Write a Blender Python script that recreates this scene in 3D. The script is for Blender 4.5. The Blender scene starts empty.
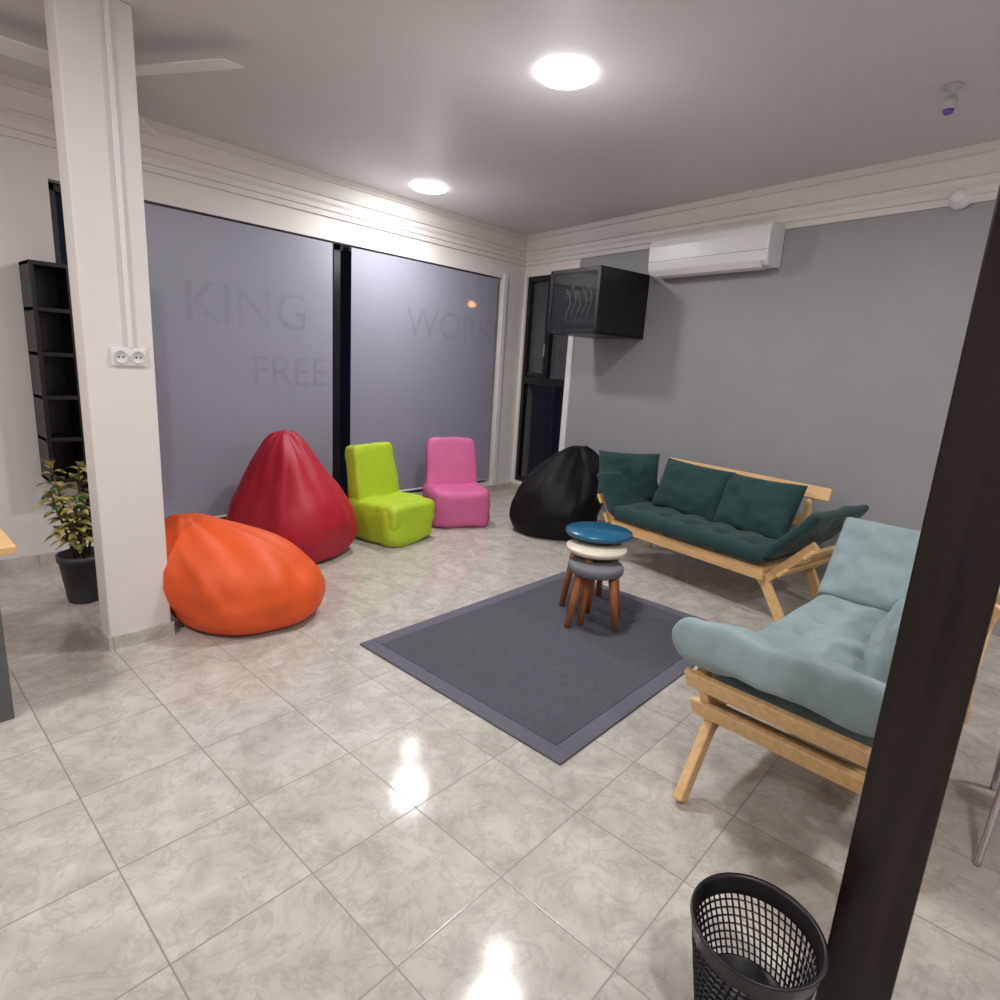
import bpy, bmesh, math, random
import numpy as np
from mathutils import Vector, Matrix, noise
random.seed(7)
SC=bpy.context.scene
COL=SC.collection
SC.view_settings.view_transform='Standard'
SC.view_settings.look='None'
SC.view_settings.exposure=0.0

# ---------------------------------------------------------------- helpers
def lin(c):
    return tuple(((v/255)/12.92 if v/255<=0.04045 else ((v/255+0.055)/1.055)**2.4) for v in c)+(1,)
def newmat(name):
    m=bpy.data.materials.new(name); m.use_nodes=True
    nt=m.node_tree; return m,nt,nt.nodes['Principled BSDF']
def mat(name,rgb,rough=.6,metal=0,var=.08,scale=8,bump=0,bscale=60,coat=0,sheen=0,emit=None,estr=0,stretch=None,spec=.5,transp=0):
    m,nt,b=newmat(name); N=nt.nodes; L=nt.links
    c=lin(rgb)
    tc=N.new('ShaderNodeTexCoord'); mp=N.new('ShaderNodeMapping'); L.new(tc.outputs['Object'],mp.inputs[0])
    if stretch: mp.inputs['Scale'].default_value=stretch
    nz=N.new('ShaderNodeTexNoise'); nz.inputs['Scale'].default_value=scale; nz.inputs['Detail'].default_value=5
    L.new(mp.outputs[0],nz.inputs['Vector'])
    rp=N.new('ShaderNodeValToRGB'); L.new(nz.outputs[0],rp.inputs[0])
    rp.color_ramp.elements[0].position=.3; rp.color_ramp.elements[1].position=.7
    rp.color_ramp.elements[0].color=tuple(v*(1-var) for v in c[:3])+(1,)
    rp.color_ramp.elements[1].color=tuple(min(1,v*(1+var)) for v in c[:3])+(1,)
    L.new(rp.outputs[0],b.inputs['Base Color'])
    b.inputs['Roughness'].default_value=rough; b.inputs['Metallic'].default_value=metal
    b.inputs['Coat Weight'].default_value=coat; b.inputs['Sheen Weight'].default_value=sheen
    b.inputs['Specular IOR Level'].default_value=spec
    if bump:
        n2=N.new('ShaderNodeTexNoise'); n2.inputs['Scale'].default_value=bscale; n2.inputs['Detail'].default_value=3
        L.new(mp.outputs[0],n2.inputs['Vector'])
        bp=N.new('ShaderNodeBump'); bp.inputs['Strength'].default_value=bump; bp.inputs['Distance'].default_value=.01
        L.new(n2.outputs[0],bp.inputs['Height']); L.new(bp.outputs[0],b.inputs['Normal'])
    if emit:
        b.inputs['Emission Color'].default_value=lin(emit); b.inputs['Emission Strength'].default_value=estr
    if transp:
        out=N['Material Output']; t=N.new('ShaderNodeBsdfTransparent'); mx=N.new('ShaderNodeMixShader'); mx.inputs[0].default_value=transp
        L.new(b.outputs[0],mx.inputs[1]); L.new(t.outputs[0],mx.inputs[2]); L.new(mx.outputs[0],out.inputs[0])
    return m
def mobj(name,verts,faces,m,parent=None,smooth=False):
    me=bpy.data.meshes.new(name); me.from_pydata([tuple(v) for v in verts],[],faces); me.update()
    bm=bmesh.new(); bm.from_mesh(me); bmesh.ops.recalc_face_normals(bm,faces=bm.faces); bm.to_mesh(me); bm.free()
    if smooth:
        for p in me.polygons: p.use_smooth=True
    if m: me.materials.append(m)
    o=bpy.data.objects.new(name,me); COL.objects.link(o)
    if parent: o.parent=parent
    return o
def group(name,loc=(0,0,0),rz=0):
    e=bpy.data.objects.new(name,None); e.empty_display_size=.1; COL.objects.link(e)
    e.location=loc; e.rotation_euler=(0,0,rz); return e
BF=[(0,3,2,1),(4,5,6,7),(0,1,5,4),(1,2,6,5),(2,3,7,6),(3,0,4,7)]
def boxv(x0,x1,y0,y1,z0,z1):
    return [(x0,y0,z0),(x1,y0,z0),(x1,y1,z0),(x0,y1,z0),(x0,y0,z1),(x1,y0,z1),(x1,y1,z1),(x0,y1,z1)]
def bev(o,w,seg=2):
    if w>0:
        b=o.modifiers.new('bevel','BEVEL'); b.width=w; b.segments=seg; b.limit_method='ANGLE'
    return o
def box(name,x0,x1,y0,y1,z0,z1,m,parent=None,b=.003):
    return bev(mobj(name,boxv(x0,x1,y0,y1,z0,z1),BF,m,parent),b)
def boxes(name,lst,m,parent=None,b=0,M=None):
    V=[];F=[]
    for bx in lst:
        k=len(V); V+=boxv(*bx); F+=[tuple(i+k for i in f) for f in BF]
    o=bev(mobj(name,V,F,m,parent),b)
    if M is not None: o.matrix_world=M
    return o
def beam(name,p0,p1,w,h,m,parent=None,b=.006,side=(0,1,0)):
    p0=Vector(p0);p1=Vector(p1);d=(p1-p0).normalized();s=Vector(side); s=(s-d*s.dot(d)).normalized(); t=d.cross(s)
    V=[]
    for p in (p0,p1):
        for a,c in ((-1,-1),(1,-1),(1,1),(-1,1)): V.append(p+s*w/2*a+t*h/2*c)
    return bev(mobj(name,V,[(0,3,2,1),(4,5,6,7),(0,1,5,4),(1,2,6,5),(2,3,7,6),(3,0,4,7)],m,parent),b)
def rod(name,p0,p1,r0,r1,m,parent=None,n=20):
    p0=Vector(p0);p1=Vector(p1);d=(p1-p0).normalized(); s=d.orthogonal().normalized(); t=d.cross(s)
    V=[];F=[]
    for p,r in ((p0,r0),(p1,r1)):
        for i in range(n):
            a=2*math.pi*i/n; V.append(p+s*r*math.cos(a)+t*r*math.sin(a))
    for i in range(n): F.append((i,(i+1)%n,n+(i+1)%n,n+i))
    F.append(tuple(range(n))[::-1]); F.append(tuple(range(n,2*n)))
    o=mobj(name,V,F,m,parent)
    for pl in o.data.polygons: pl.use_smooth=len(pl.vertices)==4
    return o
def lathe(name,prof,m,parent=None,n=48,loc=(0,0,0),smooth=True):
    V=[];F=[]
    for r,z in prof:
        for i in range(n):
            a=2*math.pi*i/n; V.append((loc[0]+max(r,1e-4)*math.cos(a),loc[1]+max(r,1e-4)*math.sin(a),loc[2]+z))
    for j in range(len(prof)-1):
        for i in range(n): F.append((j*n+i,j*n+(i+1)%n,(j+1)*n+(i+1)%n,(j+1)*n+i))
    return mobj(name,V,F,m,parent,smooth)
def tube(name,pts,r,m,parent=None,n=12):
    """round bar swept along a smoothed polyline, as a mesh"""
    P=[Vector(p) for p in pts]
    for _ in range(2):
        Q=[P[0]]
        for a,b in zip(P[:-1],P[1:]): Q+=[a.lerp(b,.25),a.lerp(b,.75)]
        Q.append(P[-1]); P=Q
    V=[];F=[]; s=None
    for i,p in enumerate(P):
        d=(P[min(i+1,len(P)-1)]-P[max(i-1,0)]).normalized()
        s=d.orthogonal().normalized() if s is None else (s-d*s.dot(d)).normalized()
        t=d.cross(s)
        for k in range(n): a=2*math.pi*k/n; V.append(p+s*r*math.cos(a)+t*r*math.sin(a))
    for j in range(len(P)-1):
        for i in range(n): F.append((j*n+i,j*n+(i+1)%n,(j+1)*n+(i+1)%n,(j+1)*n+i))
    F.append(tuple(range(n))[::-1]); k=(len(P)-1)*n; F.append(tuple(range(k,k+n)))
    return mobj(name,V,F,m,parent,True)
def cushion(name,w,h,t,M,m,parent=None,p=4,pinch=.08,buttons=(),wr=.012,seed=0,n=36,flat=.5,droop=0):
    V=[];F=[];sd=Vector((seed*3.1,seed*1.7,seed))
    for side in (1,-1):
        for j in range(n+1):
            for i in range(n+1):
                u=math.sin(math.pi/2*(-1+2*i/n)); v=math.sin(math.pi/2*(-1+2*j/n))
                x=w/2*u*(1-pinch*(1-v*v)*u*u); y=h/2*v*(1-pinch*(1-u*u)*v*v)
                th=t/2*max(0,(1-abs(u)**p)*(1-abs(v)**p))**flat
                z=side*th
                e=min(1,th/(t/2))
                q=Vector((x*7,y*7,side))+sd
                z+=side*wr*e*(noise.noise(q)+.5*noise.noise(q*2.3))
                for (bx,by) in buttons:
                    dd=((x-bx)**2+(y-by)**2)
                    z-=side*t*.26*math.exp(-dd/.0022)+side*t*.10*math.exp(-dd/.014)
                z+=droop*u*u
                V.append((x,y,z))
    N1=(n+1)*(n+1)
    for s in (0,1):
        for j in range(n):
            for i in range(n):
                a=s*N1+j*(n+1)+i; F.append((a,a+1,a+n+2,a+n+1) if s==0 else (a,a+n+1,a+n+2,a+1))
    o=mobj(name,V,F,None,None,False)
    bm=bmesh.new(); bm.from_mesh(o.data); bmesh.ops.remove_doubles(bm,verts=bm.verts,dist=1e-4); bmesh.ops.recalc_face_normals(bm,faces=bm.faces)
    bm.transform(M); bm.to_mesh(o.data); bm.free()
    for pl in o.data.polygons: pl.use_smooth=True
    o.data.materials.append(m)
    if parent: o.parent=parent
    return o
def TRS(loc,rx=0,ry=0,rz=0):
    return Matrix.Translation(loc)@Matrix.Rotation(rz,4,'Z')@Matrix.Rotation(ry,4,'Y')@Matrix.Rotation(rx,4,'X')
D=math.radians

# ---------------------------------------------------------------- camera
yaw,pit,rol=D(41.71),D(12.82),D(3.66)
fw=Vector((math.cos(yaw)*math.cos(pit),math.sin(yaw)*math.cos(pit),-math.sin(pit)))
rt=Vector((math.sin(yaw),-math.cos(yaw),0)); up=rt.cross(fw)
r_=rt*math.cos(rol)+up*math.sin(rol); u_=-rt*math.sin(rol)+up*math.cos(rol)
cam=bpy.data.cameras.new('camera'); co=bpy.data.objects.new('camera',cam); COL.objects.link(co)
mw=Matrix.Identity(4)
for i in range(3): mw[i][0]=r_[i]; mw[i][1]=u_[i]; mw[i][2]=-fw[i]
mw[2][3]=1.512
co.matrix_world=mw; cam.sensor_width=36; cam.lens=.5988*36; cam.clip_start=.05
SC.camera=co

# ---------------------------------------------------------------- materials
M_wall=mat('paint_white',(222,217,215),.6,var=.02,scale=3,bump=.05,bscale=90)
M_grey=mat('paint_grey',(150,150,154),.5,var=.03,scale=2,bump=.05,bscale=90)
M_ceil=mat('ceiling_paint',(210,207,208),.5,var=.02,scale=1.5)
M_corn=mat('cornice_plaster',(218,212,209),.55,var=.02)
M_black=mat('black_aluminium',(16,16,19),.35,var=.1)
M_glass=mat('night_glass',(6,7,12),.04,var=.2,scale=2,transp=.7)
M_glass_refl=mat('sash_glass_grey_reflection',(74,76,82),.12,var=.2,scale=2)  # light grey reflection on the upper panes, painted into the glass colour
M_blind=mat('blind_fabric',(154,154,170),.38,var=.04,scale=1.2,bump=.08,bscale=300,transp=.08)
M_wood=mat('pine_wood',(226,184,130),.45,var=.12,scale=5,stretch=(1.2,9,9))
M_legwood=mat('stool_wood',(168,104,62),.4,var=.15,scale=6,stretch=(8,8,1.2))
M_teal=mat('dark_green_fabric',(18,58,56),.85,var=.12,scale=14,bump=.25,bscale=250,sheen=.12)
M_blue=mat('light_blue_fabric',(138,156,159),.9,var=.10,scale=12,bump=.3,bscale=250,sheen=.1)
M_rug=mat('rug_grey',(82,82,92),.95,var=.08,scale=30,bump=.5,bscale=400)
M_rugb=mat('rug_border',(96,96,108),.9,var=.06,scale=30,bump=.3,bscale=400)
M_orange=mat('orange_leatherette',(222,84,26),.55,var=.05,bump=.08,bscale=120)
M_red=mat('red_leatherette',(172,18,44),.55,var=.05,bump=.08,bscale=120)
M_lime=mat('lime_leatherette',(174,202,40),.55,var=.05,bump=.08,bscale=120)
M_pink=mat('pink_leatherette',(206,100,150),.55,var=.05,bump=.08,bscale=120)
M_bblk=mat('black_leatherette',(9,9,10),.6,var=.1,bump=.08,bscale=120,spec=.25)
M_plast=mat('white_plastic',(226,226,226),.3,var=.01)
M_metal=mat('chrome',(200,200,205),.15,metal=1,var=.02)
M_pole=mat('dark_stained_wood',(26,14,10),.25,var=.7,scale=3,stretch=(10,10,.5),spec=.4)
M_bin=mat('black_bin_plastic',(12,12,14),.4,var=.1)
M_dgrey=mat('pot_dark_grey',(56,58,62),.5,var=.1)
M_tleg=mat('table_leg_grey',(96,96,98),.5,var=.1)
M_led=mat('led_panel',(255,255,255),.4,emit=(255,252,250),estr=14)

def floormat():
    m,nt,b=newmat('marble_tiles'); N=nt.nodes; L=nt.links
    tc=N.new('ShaderNodeTexCoord'); sx=N.new('ShaderNodeSeparateXYZ'); L.new(tc.outputs['Object'],sx.inputs[0])
    def math_(op,a,bv=None):
        n=N.new('ShaderNodeMath'); n.operation=op
        for k,v in enumerate((a,bv)):
            if v is None: continue
            if isinstance(v,(int,float)): n.inputs[k].default_value=v
            else: L.new(v,n.inputs[k])
        return n.outputs[0]
    gx=math_('DIVIDE',math_('SUBTRACT',sx.outputs[0],.39-3.95),.395); gy=math_('DIVIDE',math_('SUBTRACT',sx.outputs[1],.55-4.0),.4)
    ix=math_('FLOOR',gx); iy=math_('FLOOR',gy)
    def edge(g): f=math_('FRACT',g); return math_('MINIMUM',f,math_('SUBTRACT',1.0,f))
    e=math_('MINIMUM',edge(gx),edge(gy))
    grout=N.new('ShaderNodeMapRange'); grout.inputs['From Min'].default_value=.0035; grout.inputs['From Max'].default_value=.008
    L.new(e,grout.inputs['Value'])
    cid=N.new('ShaderNodeCombineXYZ'); L.new(ix,cid.inputs[0]); L.new(iy,cid.inputs[1])
    wn=N.new('ShaderNodeTexWhiteNoise'); wn.noise_dimensions='3D'; L.new(cid.outputs[0],wn.inputs['Vector'])
    wv=math_('MULTIPLY',wn.outputs['Value'],37.0)
    def nz(scale,detail,dist,woff,rough=.5):
        n=N.new('ShaderNodeTexNoise'); n.noise_dimensions='4D'; n.inputs['Scale'].default_value=scale; n.inputs['Detail'].default_value=detail; n.inputs['Roughness'].default_value=rough
        n.inputs['Distortion'].default_value=dist; L.new(tc.outputs['Object'],n.inputs['Vector']); L.new(math_('ADD',wv,woff),n.inputs['W']); return n.outputs[0]
    n1=nz(7,7,.6,0.,.65); n2=nz(6.5,8,1.0,5.,.65)
    r1=N.new('ShaderNodeValToRGB'); L.new(n1,r1.inputs[0])
    r1.color_ramp.elements[0].position=.32; r1.color_ramp.elements[0].color=lin((172,167,159))
    r1.color_ramp.elements[1].position=.68; r1.color_ramp.elements[1].color=lin((206,201,194))
    v=math_('ABSOLUTE',math_('SUBTRACT',n2,.5))
    mr=N.new('ShaderNodeMapRange'); mr.inputs['From Min'].default_value=0; mr.inputs['From Max'].default_value=.035; L.new(v,mr.inputs['Value'])
    mx=N.new('ShaderNodeMix'); mx.data_type='RGBA'; L.new(math_('ADD',math_('MULTIPLY',mr.outputs[0],.35),.65),mx.inputs[0])
    mx.inputs[6].default_value=lin((148,143,134)); L.new(r1.outputs[0],mx.inputs[7])
    mg=N.new('ShaderNodeMix'); mg.data_type='RGBA'; L.new(grout.outputs[0],mg.inputs[0]); mg.inputs[6].default_value=lin((142,136,128)); L.new(mx.outputs[2],mg.inputs[7])
    L.new(mg.outputs[2],b.inputs['Base Color'])
    rr=N.new('ShaderNodeMapRange'); L.new(grout.outputs[0],rr.inputs['Value']); rr.inputs['To Min'].default_value=.5; rr.inputs['To Max'].default_value=.10
    L.new(rr.outputs[0],b.inputs['Roughness'])
    bp=N.new('ShaderNodeBump'); bp.inputs['Strength'].default_value=.12; bp.inputs['Distance'].default_value=.002
    L.new(grout.outputs[0],bp.inputs['Height']); L.new(bp.outputs[0],b.inputs['Normal'])
    return m
M_floor=floormat()

# ---------------------------------------------------------------- room
YW=4.789; H=2.9; CX=5.564
RW=Matrix.Translation((CX,YW,0))@Matrix.Rotation(D(-101.15),4,'Z')   # local x along right wall, -y into room
box('floor',-2.2,6.6,-2.7,5.2,-.1,0,M_floor,b=0)
box('ceiling',-2.2,6.6,-2.7,5.2,H,H+.1,M_ceil,b=0)
WX0,WX1,WZ0,WZ1=1.04,5.19,.12,2.44
boxes('wall_left',[(-2.2,WX0,YW,YW+.18,0,H),(WX1,CX+.3,YW,YW+.18,0,H),(WX0,WX1,YW,YW+.18,0,WZ0),(WX0,WX1,YW,YW+.18,WZ1,H)],M_wall)
SW0,SW1,SZ0,SZ1=.04,.84,.12,2.50
boxes('wall_right_window_end',[(-.25,SW0,0,.18,0,H),(SW1,.92,0,.18,0,H),(SW0,SW1,0,.18,0,SZ0),(SW0,SW1,0,.18,SZ1,H)],M_wall,M=RW)
boxes('wall_right',[(.92,7.7,0,.18,0,H)],M_grey,M=RW)
box('wall_back',-2.2,6.6,-2.68,-2.5,0,H,M_wall,b=0)
box('wall_near',-2.2,-2.0,-2.5,YW,0,H,M_wall,b=0)
def cornice(name,x0,x1,M):
    prof=[(0,2.62),(-.02,2.62),(-.025,2.66),(-.04,2.665),(-.045,2.70),(-.06,2.72),(-.065,2.75),(-.085,2.755),(-.11,2.79),(-.13,2.83),(-.135,2.85),(-.155,2.855),(-.16,2.9),(0,2.9)]
    n=len(prof); V=[(x0,p[0],p[1]) for p in prof]+[(x1,p[0],p[1]) for p in prof]
    F=[(i,(i+1)%n,n+(i+1)%n,n+i) for i in range(n)]+[tuple(range(n))[::-1],tuple(range(n,2*n))]
    o=mobj(name,V,F,M_corn); o.matrix_world=M; return o
cornice('trim_cornice_left',-2.0,CX+.05,Matrix.Translation((0,YW,0)))
cornice('trim_cornice_right',-.05,7.5,RW)
boxes('baseboard_left',[(-2.0,CX,YW-.012,YW-.0005,0,.08)],M_floor)
boxes('baseboard_right',[(0.0,7.5,-.012,-.0005,0,.08)],M_floor,M=RW)
# large window
w=group('window_1',(0,0,0))
box('glass',WX0,WX1,YW+.13,YW+.14,WZ0,WZ1,M_glass,w,b=0)
for k,(a,b_) in enumerate([(WX0,WX0+.05),(1.50,1.56),(3.09,3.16),(WX1-.05,WX1)]): box('frame_v%d'%k,a,b_,YW+.09,YW+.13,WZ0,WZ1,M_black,w)
box('frame_top',WX0,WX1,YW+.09,YW+.13,WZ1-.05,WZ1,M_black,w); box('frame_bottom',WX0,WX1,YW+.09,YW+.13,WZ0,WZ0+.06,M_black,w)
box('trim_1',WX1,WX1+.06,YW-.02,YW-.001,.08,WZ1+.05,M_plast)
M_letter=mat('blind_print',(140,140,155),.45,var=.08)
def blind(x0,x1,texts):
    g=group('roller_blind')
    y=YW+.012
    box('fabric',x0,x1,y,y+.001,.16,WZ1-.02,M_blind,g,b=0)
    rod('tube',(x0,YW+.034,WZ1-.03),(x1,YW+.034,WZ1-.03),.02,.02,M_blind,g)
    rod('bottom_bar',(x0,YW+.012,.16),(x1,YW+.012,.16),.01,.01,M_plast,g)
    for t,x,z,s in texts:
        cu=bpy.data.curves.new('print','FONT'); cu.body=t; cu.size=s; cu.materials.append(M_letter)
        o=bpy.data.objects.new('print',cu); COL.objects.link(o); o.parent=g; o.location=(x,YW+.0112,z); o.rotation_euler=(D(90),0,0)
blind(1.42,3.03,[('KING',1.78,1.68,.42),('FREE',2.28,1.22,.34)])
blind(3.22,5.12,[('WORK',3.85,1.72,.40)])
# tall narrow window
w=group('window_2'); w.matrix_world=RW
box('glass_lower',SW0,SW1,.08,.10,SZ0,1.36,M_glass,w,b=0)
box('glass_upper',SW0,SW1,.08,.10,1.36,SZ1,M_glass_refl,w,b=0)
fr=[(SW0,SW0+.05,SZ0,SZ1),(SW1-.05,SW1,SZ0,SZ1),(SW0,SW1,SZ0,SZ0+.05),(SW0,SW1,SZ1-.05,SZ1),(SW0,SW1,1.30,1.38),(.40,.48,1.38,SZ1)]
for k,(a,b_,c,d) in enumerate(fr): box('frame_%d'%k,a,b_,.02,.08,c,d,M_black,w)
box('sash_inner_l',.10,.40,.035,.07,1.39,1.43,M_black,w); box('handle',.43,.445,-.01,.02,1.62,1.76,M_metal,w)
o=box('trim_2',SW1,.92,-.02,-.001,.08,2.60,M_plast); o.matrix_world=RW
# street lamp outside, glimpsed through the screen fabric
g=group('street_lamp',(11.9,12.05,0))
rod('pole',(0,0,-.1),(0,0,3.0),.05,.04,M_dgrey,g); rod('arm',(0,0,3.0),(-.3,-.3,3.08),.03,.03,M_dgrey,g)
lathe('lamp_head',[(0,-.12),(.08,-.10),(.12,-.03),(.10,.05),(0,.08)],mat('sodium_lamp',(255,170,90),.4,emit=(255,170,110),estr=260),g,24,(-.3,-.3,3.0))

# ---------------------------------------------------------------- column with conduit and socket
box('column',.775,1.058,3.22,3.37,0,H,M_wall,b=.006)
boxes('baseboard_column',[(.765,1.068,3.208,3.2195,0,.07),(.763,.7745,3.22,3.37,0,.07),(1.0585,1.070,3.22,3.37,0,.07)],M_floor)
g=group('cable_conduit'); box('trunking',.947,.967,3.205,3.219,1.475,2.895,M_plast,g)
g=group('power_socket')
box('plate',.875,1.020,3.208,3.219,1.392,1.475,M_plast,g,b=.005)
M_ring=mat('socket_ring',(205,205,205),.4)
for k,x in enumerate((.912,.984)):
    lathe('ring',[(.0,.006),(.024,.006),(.026,.009),(.030,.009),(.031,0)],M_ring,g,24,(0,0,0)).matrix_local=TRS((x,3.210,1.433),rx=D(90))
    for dx in (-.009,.009): rod('hole',(x+dx,3.2025,1.433),(x+dx,3.2045,1.433),.004,.004,M_black,g,12)

# ---------------------------------------------------------------- lights
def downlight(x,y,r,power,name='ceiling_light'):
    g=group(name,(x,y,H))
    lathe('diffuser',[(r*1.0,-.0005),(r*.99,-.012),(r*.95,-.018),(r*.8,-.022),(0,-.023)],M_led,g,56)
    l=bpy.data.lights.new('lamp','AREA'); l.shape='DISK'; l.size=r*1.8; l.energy=power; l.color=(1,.985,.97)
    o=bpy.data.objects.new('lamp',l); COL.objects.link(o); o.parent=g; o.location=(0,0,-.028)
    p=bpy.data.lights.new('glow','POINT'); p.energy=power*.17; p.shadow_soft_size=.1; p.color=(1,.985,.97)
    o=bpy.data.objects.new('glow',p); COL.objects.link(o); o.parent=g; o.location=(0,0,-.5)
downlight(2.58,2.05,.140,38)
downlight(3.54,4.16,.145,28)
downlight(.6,-.6,.14,30)
downlight(-.7,2.2,.14,36)
downlight(2.9,-1.3,.14,28)

# ---------------------------------------------------------------- ceiling fan (behind column)
g=group('ceiling_fan',(1.05,3.82,2.78))
lathe('motor',[(0,-.06),(.07,-.055),(.10,-.02),(.10,.02),(.06,.04),(.03,.05),(.03,.118)],M_plast,g,32)
for k in range(3):
    a=D(-63+120*k); o=cushion('blade_%d'%k,.72,.15,.012,TRS((0,0,0)),M_plast,g,p=8,pinch=.0,wr=0,n=14)
    o.matrix_local=Matrix.Rotation(a,4,'Z')@Matrix.Translation((.48,0,0))@Matrix.Rotation(D(10),4,'X')

# ---------------------------------------------------------------- air conditioner
g=group('air_conditioner'); g.matrix_world=RW@Matrix.Translation((0,0,.015))
prof=[(0,2.335),(-.10,2.325),(-.16,2.335),(-.190,2.37),(-.20,2.43),(-.205,2.56),(-.195,2.615),(-.17,2.64),(0,2.645)]
def extr(name,prof,x0,x1,m,parent,b=.01):
    n=len(prof); V=[(x0,p[0],p[1]) for p in prof]+[(x1,p[0],p[1]) for p in prof]
    F=[(i,(i+1)%n,n+(i+1)%n,n+i) for i in range(n)]+[tuple(range(n))[::-1],tuple(range(n,2*n))]
    o=mobj(name,V,F,m,parent); bev(o,b,3); return o
extr('body',prof,1.99,3.12,M_plast,g)
extr('louvre',[(-.105,2.319),(-.165,2.330),(-.193,2.366),(-.198,2.363),(-.168,2.324),(-.105,2.313)],2.04,3.07,M_plast,g,b=.001)
box('vent_slot',2.06,3.05,-.105,-.06,2.322,2.329,M_black,g,b=0)
box('panel_seam',1.995,3.115,-.2040,-.2000,2.442,2.444,M_tleg,g,b=0)

# ---------------------------------------------------------------- network rack cabinet
g=group('network_rack_cabinet'); g.matrix_world=RW
s0,s1,d,z0,z1=1.20,1.86,.62,1.82,2.39
M_rack=mat('rack_black',(13,13,16),.35,var=.1)
box('top',s0,s1,-d,-.002,z1-.02,z1,M_rack,g); box('bottom',s0,s1,-d,-.002,z0,z0+.02,M_rack,g)
box('side_l',s0,s0+.015,-d,-.002,z0,z1,M_rack,g); box('side_r',s1-.015,s1,-d,-.002,z0,z1,M_rack,g); box('back',s0,s1,-.02,-.002,z0,z1,M_rack,g)
for k,(a,b_,c,e) in enumerate([(s0,s0+.04,z0,z1),(s1-.04,s1,z0,z1),(s0,s1,z0,z0+.04),(s0,s1,z1-.04,z1)]): box('door_frame_%d'%k,a,b_,-d-.015,-d,c,e,M_rack,g)
gm=mat('rack_door_glass',(40,42,48),.05,var=.05,transp=.6)
box('door_glass',s0+.04,s1-.04,-d-.008,-d-.004,z0+.04,z1-.04,gm,g,b=0)
M_sw=mat('switch_grey',(70,72,78),.4)
box('switch_unit',s0+.08,s1-.08,-.50,-.15,z0+.10,z0+.15,M_sw,g); box('patch_panel',s0+.06,s1-.06,-.52,-.2,z0+.34,z0+.39,M_sw,g)
M_cable=mat('cable_yellow',(220,214,160),.5)
for k in range(5):
    a=s0+.12+.07*k; h1=.03*math.sin(k*2.1)
    tube('cable_%d'%k,[(a,-.52,z0+.37),(a+.03,-.56,z0+.42+h1),(a+.10,-.58,z0+.36+h1),(a+.13,-.58,z0+.27+h1),(a+.07,-.57,z0+.2),(a-.02,-.50,z0+.13)],.005,M_cable,g)

# ---------------------------------------------------------------- wall alarm + ceiling sensor
g=group('wall_alarm'); g.matrix_world=RW@Matrix.Translation((4.22,0,2.655))
o=lathe('base',[(0,0),(.06,0),(.065,.02),(.052,.045),(.045,.05),(.04,.075),(.02,.09),(0,.092)],M_plast,g,32); o.matrix_local=TRS((0,-.002,0),rx=D(90))
M_sens=mat('sensor_grey',(176,174,178),.4,var=.03)
g=group('ceiling_sensor',(3.68,.63,H))
lathe('mount',[(0,0),(.038,0),(.038,-.010),(.016,-.02),(.013,-.055),(.0,-.055)],M_sens,g,24)
lathe('head',[(0,-.045),(.025,-.052),(.034,-.075),(.03,-.100),(.0,-.112)],M_sens,g,24)
M_pur=mat('sensor_lens',(96,78,160),.2)
lathe('lens',[(0,-.098),(.024,-.102),(.018,-.120),(0,-.126)],M_pur,g,20)

# ---------------------------------------------------------------- black shelf on left
g=group('wall_shelf')
M_shelf=mat('black_laminate',(8,8,10),.4,var=.1)
x0,x1,y0,y1,z0,z1=.85,1.42,4.53,4.785,.60,1.93
box('back',x0,x1,y1-.01,y1,z0,z1,M_shelf,g)
for k in range(4): xx=x0+(x1-x0-.025)*k/3; box('upright_%d'%k,xx,xx+.025,y0,y1-.01,z0,z1,M_shelf,g)
for k in range(6): zz=z0+(z1-z0-.025)*k/5; box('shelf_%d'%k,x0,x1,y0+.003,y1-.01,zz,zz+.025,M_shelf,g)

# ---------------------------------------------------------------- rug
g=group('rug')
RX1=3.56
box('field',1.81,RX1-.08,1.22,2.40,.001,.012,M_rug,g,b=.002)
for k,(a,b_,c,d_) in enumerate([(1.73,1.81,1.14,2.48),(RX1-.08,RX1,1.14,2.48),(1.81,RX1-.08,1.14,1.22),(1.81,RX1-.08,2.40,2.48)]): box('border_%d'%k,a,b_,c,d_,.001,.010,M_rugb,g,b=.002)

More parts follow.
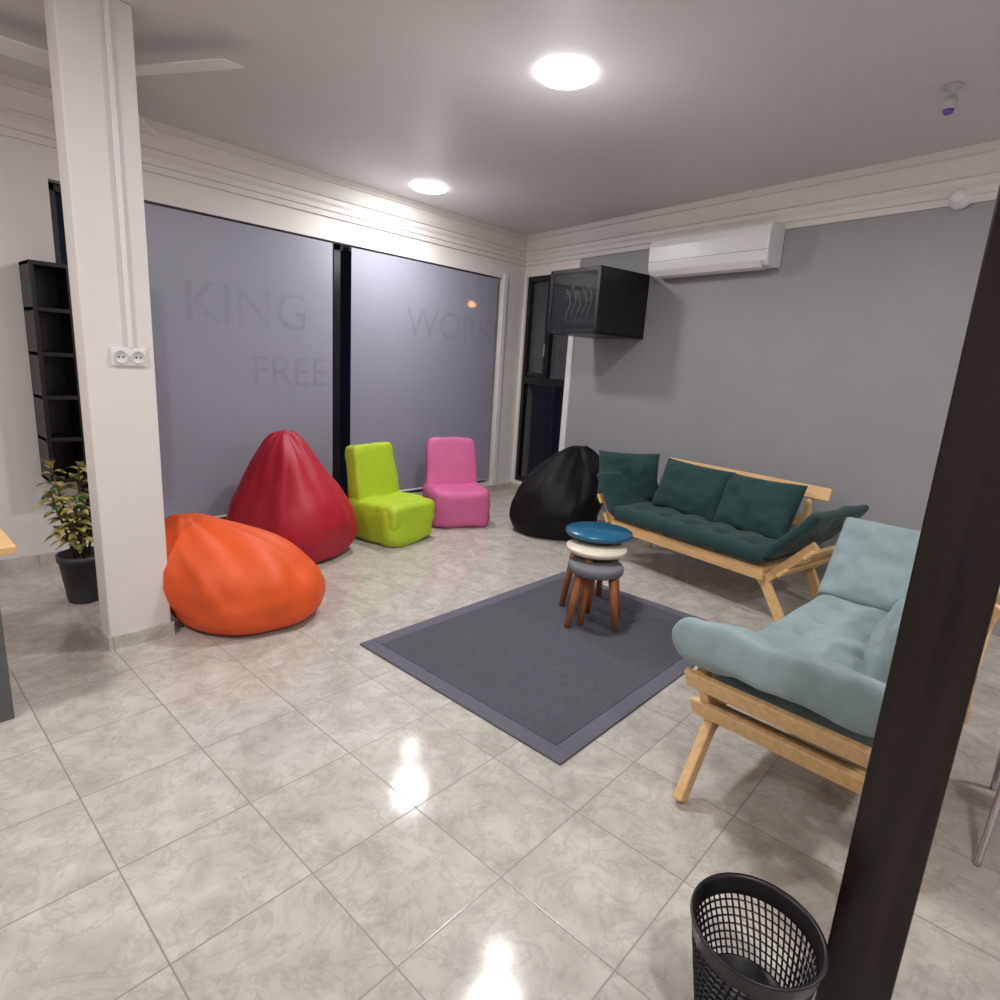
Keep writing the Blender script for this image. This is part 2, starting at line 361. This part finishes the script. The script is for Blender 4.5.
# ---------------------------------------------------------------- bean bags
def beanbag(name,loc,R,Hh,m,lean=(0,0),rz=0,prof=None,seed=0,sx=1,sy=1,panels=6,lp=1.6,fold=1):
    prof=prof or [(0,0),(.55,0),(.86,.012),(.98,.09),(1.02,.20),(1.0,.32),(.91,.45),(.78,.58),(.62,.71),(.46,.83),(.32,.91),(.18,.97),(0,1.0)]
    k=np.linspace(0,1,len(prof)); kk=np.linspace(0,1,64)
    pr=np.interp(kk,k,[p[0] for p in prof]); pz=np.interp(kk,k,[p[1] for p in prof])
    for _ in range(4):
        pr[1:-1]=(pr[:-2]+pr[1:-1]*2+pr[2:])/4; pz[1:-1]=(pz[:-2]+pz[1:-1]*2+pz[2:])/4
    n=112;V=[];F=[]
    for a,(r,z) in enumerate(zip(pr,pz)):
        for i in range(n):
            th=2*math.pi*i/n
            ph=(th*panels/(2*math.pi)+.06*math.sin(z*5))%1.0; dd=min(ph,1-ph)
            rr=R*r*(1-.024*math.exp(-(dd/.03)**2)*min(1,z*8))
            c,s=math.cos(th),math.sin(th)
            q=Vector((c*1.6,s*1.6,z*2.0+seed*9)); q2=Vector((c*3.5,s*3.5,z*3.5+seed*5))
            w=(noise.noise(q)*.055+noise.noise(q2)*.018*fold+.014*fold*noise.noise(Vector((c*2,s*2,z*7+seed))))
            w*=min(1,z*6)*R/.42
            rr+=w*min(1,r*2.5)
            zz=z*Hh+ (w*.4 if r>.15 and z>.2 else 0)
            o=z**lp
            V.append((rr*c*sx+lean[0]*o,rr*s*sy+lean[1]*o,max(0,zz)))
    m_=len(pr)
    for j in range(m_-1):
        for i in range(n): F.append((j*n+i,j*n+(i+1)%n,(j+1)*n+(i+1)%n,(j+1)*n+i))
    o=mobj(name,V,F,m,None,True); o.location=(loc[0],loc[1],.001); o.rotation_euler=(0,0,rz); return o
beanbag('bean_bag_red',(2.24,4.10),.455,.93,M_red,lean=(-.01,.09),seed=1,fold=.8)
slump=[(0,0),(.55,0),(.86,.02),(.98,.14),(1.02,.30),(1.0,.46),(.92,.60),(.79,.72),(.62,.82),(.44,.90),(.27,.96),(.12,1.0),(0,1.0)]
beanbag('bean_bag_orange',(1.50,3.24),.425,.58,M_orange,lean=(-.26,.20),seed=2,prof=slump,lp=1.8,fold=.7)
beanbag('bean_bag_black',(4.42,3.27),.42,.80,M_bblk,lean=(.25,-.06),seed=3,lp=1.3,prof=slump)

def squad(V,F,c,w,d,h,e1=.35,e2=.35,seed=0,tilt=0,taper=0,wr=.02,n=72,m=40):
    k=len(V); ct,st=math.cos(tilt),math.sin(tilt)
    sg=lambda v,e: math.copysign(abs(v)**e,v)
    for j in range(m+1):
        ph=-math.pi/2+math.pi*j/m
        for i in range(n):
            th=2*math.pi*i/n
            x=w/2*sg(math.cos(ph),e1)*sg(math.cos(th),e2); y=d/2*sg(math.cos(ph),e1)*sg(math.sin(th),e2); z=h/2*sg(math.sin(ph),e1)
            x*=1-taper*(z/h+.5)
            cr=(abs(x)/(w/2))**4*max(0,z/(h/2))**3; z+=cr*.03
            q=Vector((x*5,y*5,z*5+seed*7)); w_=wr*(noise.noise(q)+.5*noise.noise(q*2.2))
            nrm=Vector((x/w,y/d,z/h)); nrm.normalize(); x+=nrm.x*w_;y+=nrm.y*w_;z+=nrm.z*w_
            y2=y*ct-z*st; z2=y*st+z*ct
            V.append((c[0]+x,c[1]+y2,max(0.0,c[2]+z2)))
    for j in range(m):
        for i in range(n): F.append((k+j*n+i,k+j*n+(i+1)%n,k+(j+1)*n+(i+1)%n,k+(j+1)*n+i))
def beanchair(name,loc,rz,m,seed,bw=.48,sw=.54):
    V=[];F=[]
    squad(V,F,(0,-.02,.17),sw,.60,.36,.34,.36,seed,wr=.026)
    squad(V,F,(0,.20,.50),bw,.15,.54,.26,.28,seed+3,tilt=D(-12),taper=.10,wr=.02)
    squad(V,F,(0,-.20,.23),sw-.02,.24,.24,.5,.35,seed+5,wr=.02)
    o=mobj(name,V,F,m,None,True); o.location=(loc[0],loc[1],.001); o.rotation_euler=(0,0,rz); return o
beanchair('bean_bag_chair_lime',(3.08,4.01),D(8),M_lime,1,bw=.50,sw=.56)
beanchair('bean_bag_chair_pink',(3.92,4.08),D(-28),M_pink,2,bw=.53,sw=.57)

# ---------------------------------------------------------------- nesting stools
def stool(name,x,y,z,r,m,rl,a0,thick=.03,pad=False):
    g=group(name,(x,y,.0165))
    z-=.0165
    if pad: prof=[(0,z-.055),(r*.94,z-.055),(r*.99,z-.045),(r,z-.028),(r*.985,z-.012),(r*.93,z-.002),(0,z)]
    else: prof=[(0,z-thick),(r*.95,z-thick),(r,z-thick*.6),(r,z-thick*.25),(r*.98,z),(0,z)]
    lathe('top',prof,m,g,56)
    for k in range(3):
        a=D(a0+120*k); c,s=math.cos(a),math.sin(a)
        rod('leg_%d'%(k+1),(c*r*.62,s*r*.62,z-thick*.9),(c*rl,s*rl,0),.026,.018,M_legwood,g)
stool('stool_blue',3.16,1.96,.525,.21,mat('stool_blue_paint',(24,90,124),.25,var=.05),.20,20)
stool('stool_white',3.02,1.88,.465,.185,mat('stool_white_paint',(206,196,180),.35,var=.05),.175,75)
stool('stool_grey',2.92,1.81,.400,.165,mat('stool_grey_fabric',(108,108,114),.9,var=.1,scale=40,bump=.3,bscale=300),.165,160,pad=True)

# ---------------------------------------------------------------- sofas
def sofa(name,loc,rz,fab,pillows,arms,seed):
    """arms: dict side-> (length, angle, pad(t,w,cx,cz,ang))"""
    g=group(name,loc,rz); L=1.30; Dp=.62; hx=L/2
    W=M_wood
    beam('rail_front',(-hx,-Dp/2+.02,.305),(hx,-Dp/2+.02,.305),.032,.085,W,g,side=(0,1,0))
    beam('rail_back',(-hx,Dp/2-.02,.305),(hx,Dp/2-.02,.305),.032,.085,W,g)
    for k in range(9):
        x=-hx+.08+(L-.16)*k/8; box('slat_%d'%k,x-.03,x+.03,-Dp/2+.04,Dp/2-.04,.335,.35,W,g)
    for sx in (-1,1):
        tag='far' if sx<0 else 'near'
        ln,ang,(pt,pw,pcx,pcz,pang)=arms[tag]
        ux,uz=math.cos(D(ang)),math.sin(D(ang))
        beam('end_rail_'+tag,(sx*(hx-.02),-Dp/2+.04,.305),(sx*(hx-.02),Dp/2-.04,.305),.03,.07,W,g,side=(1,0,0))
        bx,bz=hx-.03,.23
        for sy in (-1,1):
            y=-(Dp/2-.052) if sy<0 else Dp/2+.018
            beam('leg_%s_%s'%(tag,'front' if sy<0 else 'rear'),(sx*(hx-.03),y,.30),(sx*(hx+(.16 if sy<0 else .12)),y,0.010),.036,.062,W,g,side=(0,1,0))
            beam('arm_post_%s_%s'%(tag,'front' if sy<0 else 'rear'),(sx*bx,y,bz),(sx*(bx+ux*ln),y,bz+uz*ln),.036,.055,W,g,side=(0,1,0))
        for k,t in enumerate((ln*.42,ln*.88)):
            px=sx*(bx+ux*t+.030*uz); pz=bz+uz*t-.030*ux
            beam('arm_plank_%s%d'%(tag,k),(px,-Dp/2,pz),(px,Dp/2+.03,pz),.024,.08,W,g,side=(sx*uz,0,-ux))
        cushion('arm_pad_'+tag,pw,Dp+.05,pt,TRS((sx*pcx,-.02,pcz),ry=-sx*D(pang)),fab,g,p=12,pinch=.01,seed=seed+2+sx,n=46,flat=.36,wr=.016)
    for x in (-hx+.10,0,hx-.10):
        beam('back_post',(x,Dp/2-.045,.24),(x,Dp/2+.085,.80),.035,.05,W,g,side=(1,0,0))
    beam('back_rail_top',(-hx-.03,Dp/2+.055,.775),(hx+.03,Dp/2+.055,.775),.024,.09,W,g,side=(0,1,-.25))
    beam('back_rail_mid',(-hx+.02,Dp/2+.01,.56),(hx-.02,Dp/2+.01,.56),.024,.08,W,g,side=(0,1,-.25))
    bt=[(x,y) for x in (-.48,-.24,0,.24,.48) for y in (-.16,.08)]
    cushion('seat_mattress',L+.02,Dp+.02,.13,TRS((0,-.02,.415)),fab,g,p=14,pinch=.0,buttons=bt,seed=seed,n=70,flat=.4,wr=.01)
    for k,(x,y,z,w,h,rx,ry,rz2) in enumerate(pillows):
        cushion('pillow_%d'%(k+1),w,h,.18,TRS((x,y,z),rx=D(rx),ry=D(ry),rz=D(rz2)),fab,g,p=3,pinch=.06,seed=seed+10+k,n=36,flat=.45,wr=.03)
    return g
RZ=D(-101.15)
sofa('sofa_green',(4.275,1.735,0),RZ,M_teal,
     [(-.28,.16,.63,.60,.43,68,2,4),(.28,.16,.625,.62,.43,67,-2,-5),(-.80,.0,.65,.52,.42,76,0,54)],
     {'near':(.46,48,(.08,.44,.80,.60,49)),'far':(.36,58,(.08,.34,.73,.55,58))},1)
sofa('sofa_light_blue',(2.676,.405,0),D(176),M_blue,
     [(-.38,.19,.66,.50,.44,72,0,-6),(.14,.20,.64,.46,.38,72,0,4)],
     {'near':(.335,62,(.15,.33,.695,.59,22)),'far':(.46,58,(.13,.46,.76,.63,56))},5)

# ---------------------------------------------------------------- plant
g=group('potted_croton_plant',(.86,4.0,0))
lathe('pot',[(0,0),(.085,0),(.09,.01),(.118,.25),(.125,.25),(.127,.285),(.112,.285),(.108,.25),(0,.25)],M_dgrey,g,40)
lathe('soil',[(0,.262),(.06,.266),(.11,.255)],mat('soil',(50,38,28),.95,var=.4,scale=40),g,24)
def leafmat():
    m,nt,b=newmat('croton_leaf'); N=nt.nodes;L=nt.links
    tc=N.new('ShaderNodeTexCoord'); nz=N.new('ShaderNodeTexNoise'); nz.inputs['Scale'].default_value=18; nz.inputs['Detail'].default_value=3
    L.new(tc.outputs['Object'],nz.inputs['Vector']); rp=N.new('ShaderNodeValToRGB'); L.new(nz.outputs[0],rp.inputs[0])
    rp.color_ramp.elements[0].position=.42; rp.color_ramp.elements[0].color=lin((48,80,40)); rp.color_ramp.elements[1].position=.60; rp.color_ramp.elements[1].color=lin((200,180,104))
    L.new(rp.outputs[0],b.inputs['Base Color']); b.inputs['Roughness'].default_value=.4; return m
M_leaf=leafmat()
V=[];F=[]
M_stem=mat('stem',(90,78,50),.7)
stems=[((-.03,.0),(-.12,-.06),.42),((.02,.02),(.02,.02),.55),((0,-.03),(-.04,-.10),.34),((.03,0),(.10,.03),.42),((-.01,.02),(-.09,.06),.54)]
for k,(b0,t0,hh) in enumerate(stems):
    p0=Vector((*b0,.26)); p1=Vector((b0[0]*.4+t0[0],b0[1]*.4+t0[1],.26+hh)); rod('stem_%d'%k,p0,p1,.008,.004,M_stem,g,8)
    for j in range(22):
        t=.25+.75*j/21; p=p0.lerp(p1,t); a=j*2.4+k; el=.1+.9*random.random()*t
        d=Vector((math.cos(a)*math.cos(el),math.sin(a)*math.cos(el),math.sin(el))); s=d.cross(Vector((0,0,1))).normalized(); nn=s.cross(d)
        ln=random.uniform(.08,.13); wd=random.uniform(.022,.034); kk=len(V)
        for q in range(6):
            u=q/5; wq=wd*math.sin(math.pi*min(1,u*.92+.06))**.8; c=p+d*ln*u-Vector((0,0,1))*ln*.55*u*u
            V+=[c-s*wq+nn*wq*.3,c,c+s*wq+nn*wq*.3]
        for q in range(5):
            for e in (0,1): F.append((kk+q*3+e,kk+q*3+e+1,kk+q*3+4+e,kk+q*3+3+e))
mobj('leaves',V,F,M_leaf,g,True)

# ---------------------------------------------------------------- table at left
g=group('wooden_table')
box('tabletop',-1.0,.38,2.68,3.55,.725,.755,M_wood,g,b=.004)
for k,(x,y) in enumerate([(.30,2.86),(-.92,2.86),(.30,3.47),(-.92,3.47)]): box('leg_%d'%k,x-.03,x+.03,y-.03,y+.03,0,.725,M_tleg,g)
box('apron',-.9,.28,2.83,2.86,.65,.72,M_tleg,g)

# ---------------------------------------------------------------- wooden post
box('wooden_post',1.47,1.59,.008,.150,0,H,M_pole,b=.004)

# ---------------------------------------------------------------- waste bin
g=group('waste_bin',(1.283,.268,0))
n,mz=52,11; V=[];F=[]; hb=.285
for j in range(mz+1):
    r=.100+.036*(j/mz); z=.012+(hb-.04-.012)*j/mz
    for i in range(n): a=2*math.pi*(i+.3*j)/n; V.append((r*math.cos(a),r*math.sin(a),z))
for j in range(mz):
    for i in range(n): F.append((j*n+i,j*n+(i+1)%n,(j+1)*n+(i+1)%n,(j+1)*n+i))
o=mobj('mesh_wall',V,F,M_bin,g); wf=o.modifiers.new('w','WIREFRAME'); wf.thickness=.0075; wf.use_even_offset=False
lathe('rim',[(.133,hb-.045),(.139,hb-.045),(.143,hb-.004),(.148,hb),(.147,hb+.005),(.140,hb+.004),(.136,hb-.003),(.133,hb-.045)],M_bin,g,56)
lathe('base',[(0,.004),(.096,.004),(.103,0),(.106,.085),(.100,.085),(.096,.014),(0,.014)],M_bin,g,48)

# ---------------------------------------------------------------- office chair behind sofa
g=group('black_chair',(2.62,-.33,0),D(90))
cushion('seat',.46,.46,.09,TRS((0,0,.45)),M_bblk,g,p=6,pinch=.02,n=24)
cushion('backrest',.42,.40,.05,TRS((0,.24,.74),rx=D(78)),M_bblk,g,p=5,pinch=.02,n=24)
for sx in (-1,1):
    tube('leg_frame_%s'%('l' if sx<0 else 'r'),[(sx*.21,-.27,0),(sx*.215,-.24,.2),(sx*.20,-.18,.41),(sx*.20,.16,.41),(sx*.20,.21,.45),(sx*.20,.26,.72)],.011,M_metal,g)
    tube('rear_leg_%s'%('l' if sx<0 else 'r'),[(sx*.20,.12,.41),(sx*.21,.2,.2),(sx*.22,.27,0)],.011,M_metal,g)

# ---------------------------------------------------------------- world
wd=bpy.data.worlds.new('night'); SC.world=wd; wd.use_nodes=True
wd.node_tree.nodes['Background'].inputs[0].default_value=(.02,.025,.05,1); wd.node_tree.nodes['Background'].inputs[1].default_value=.3
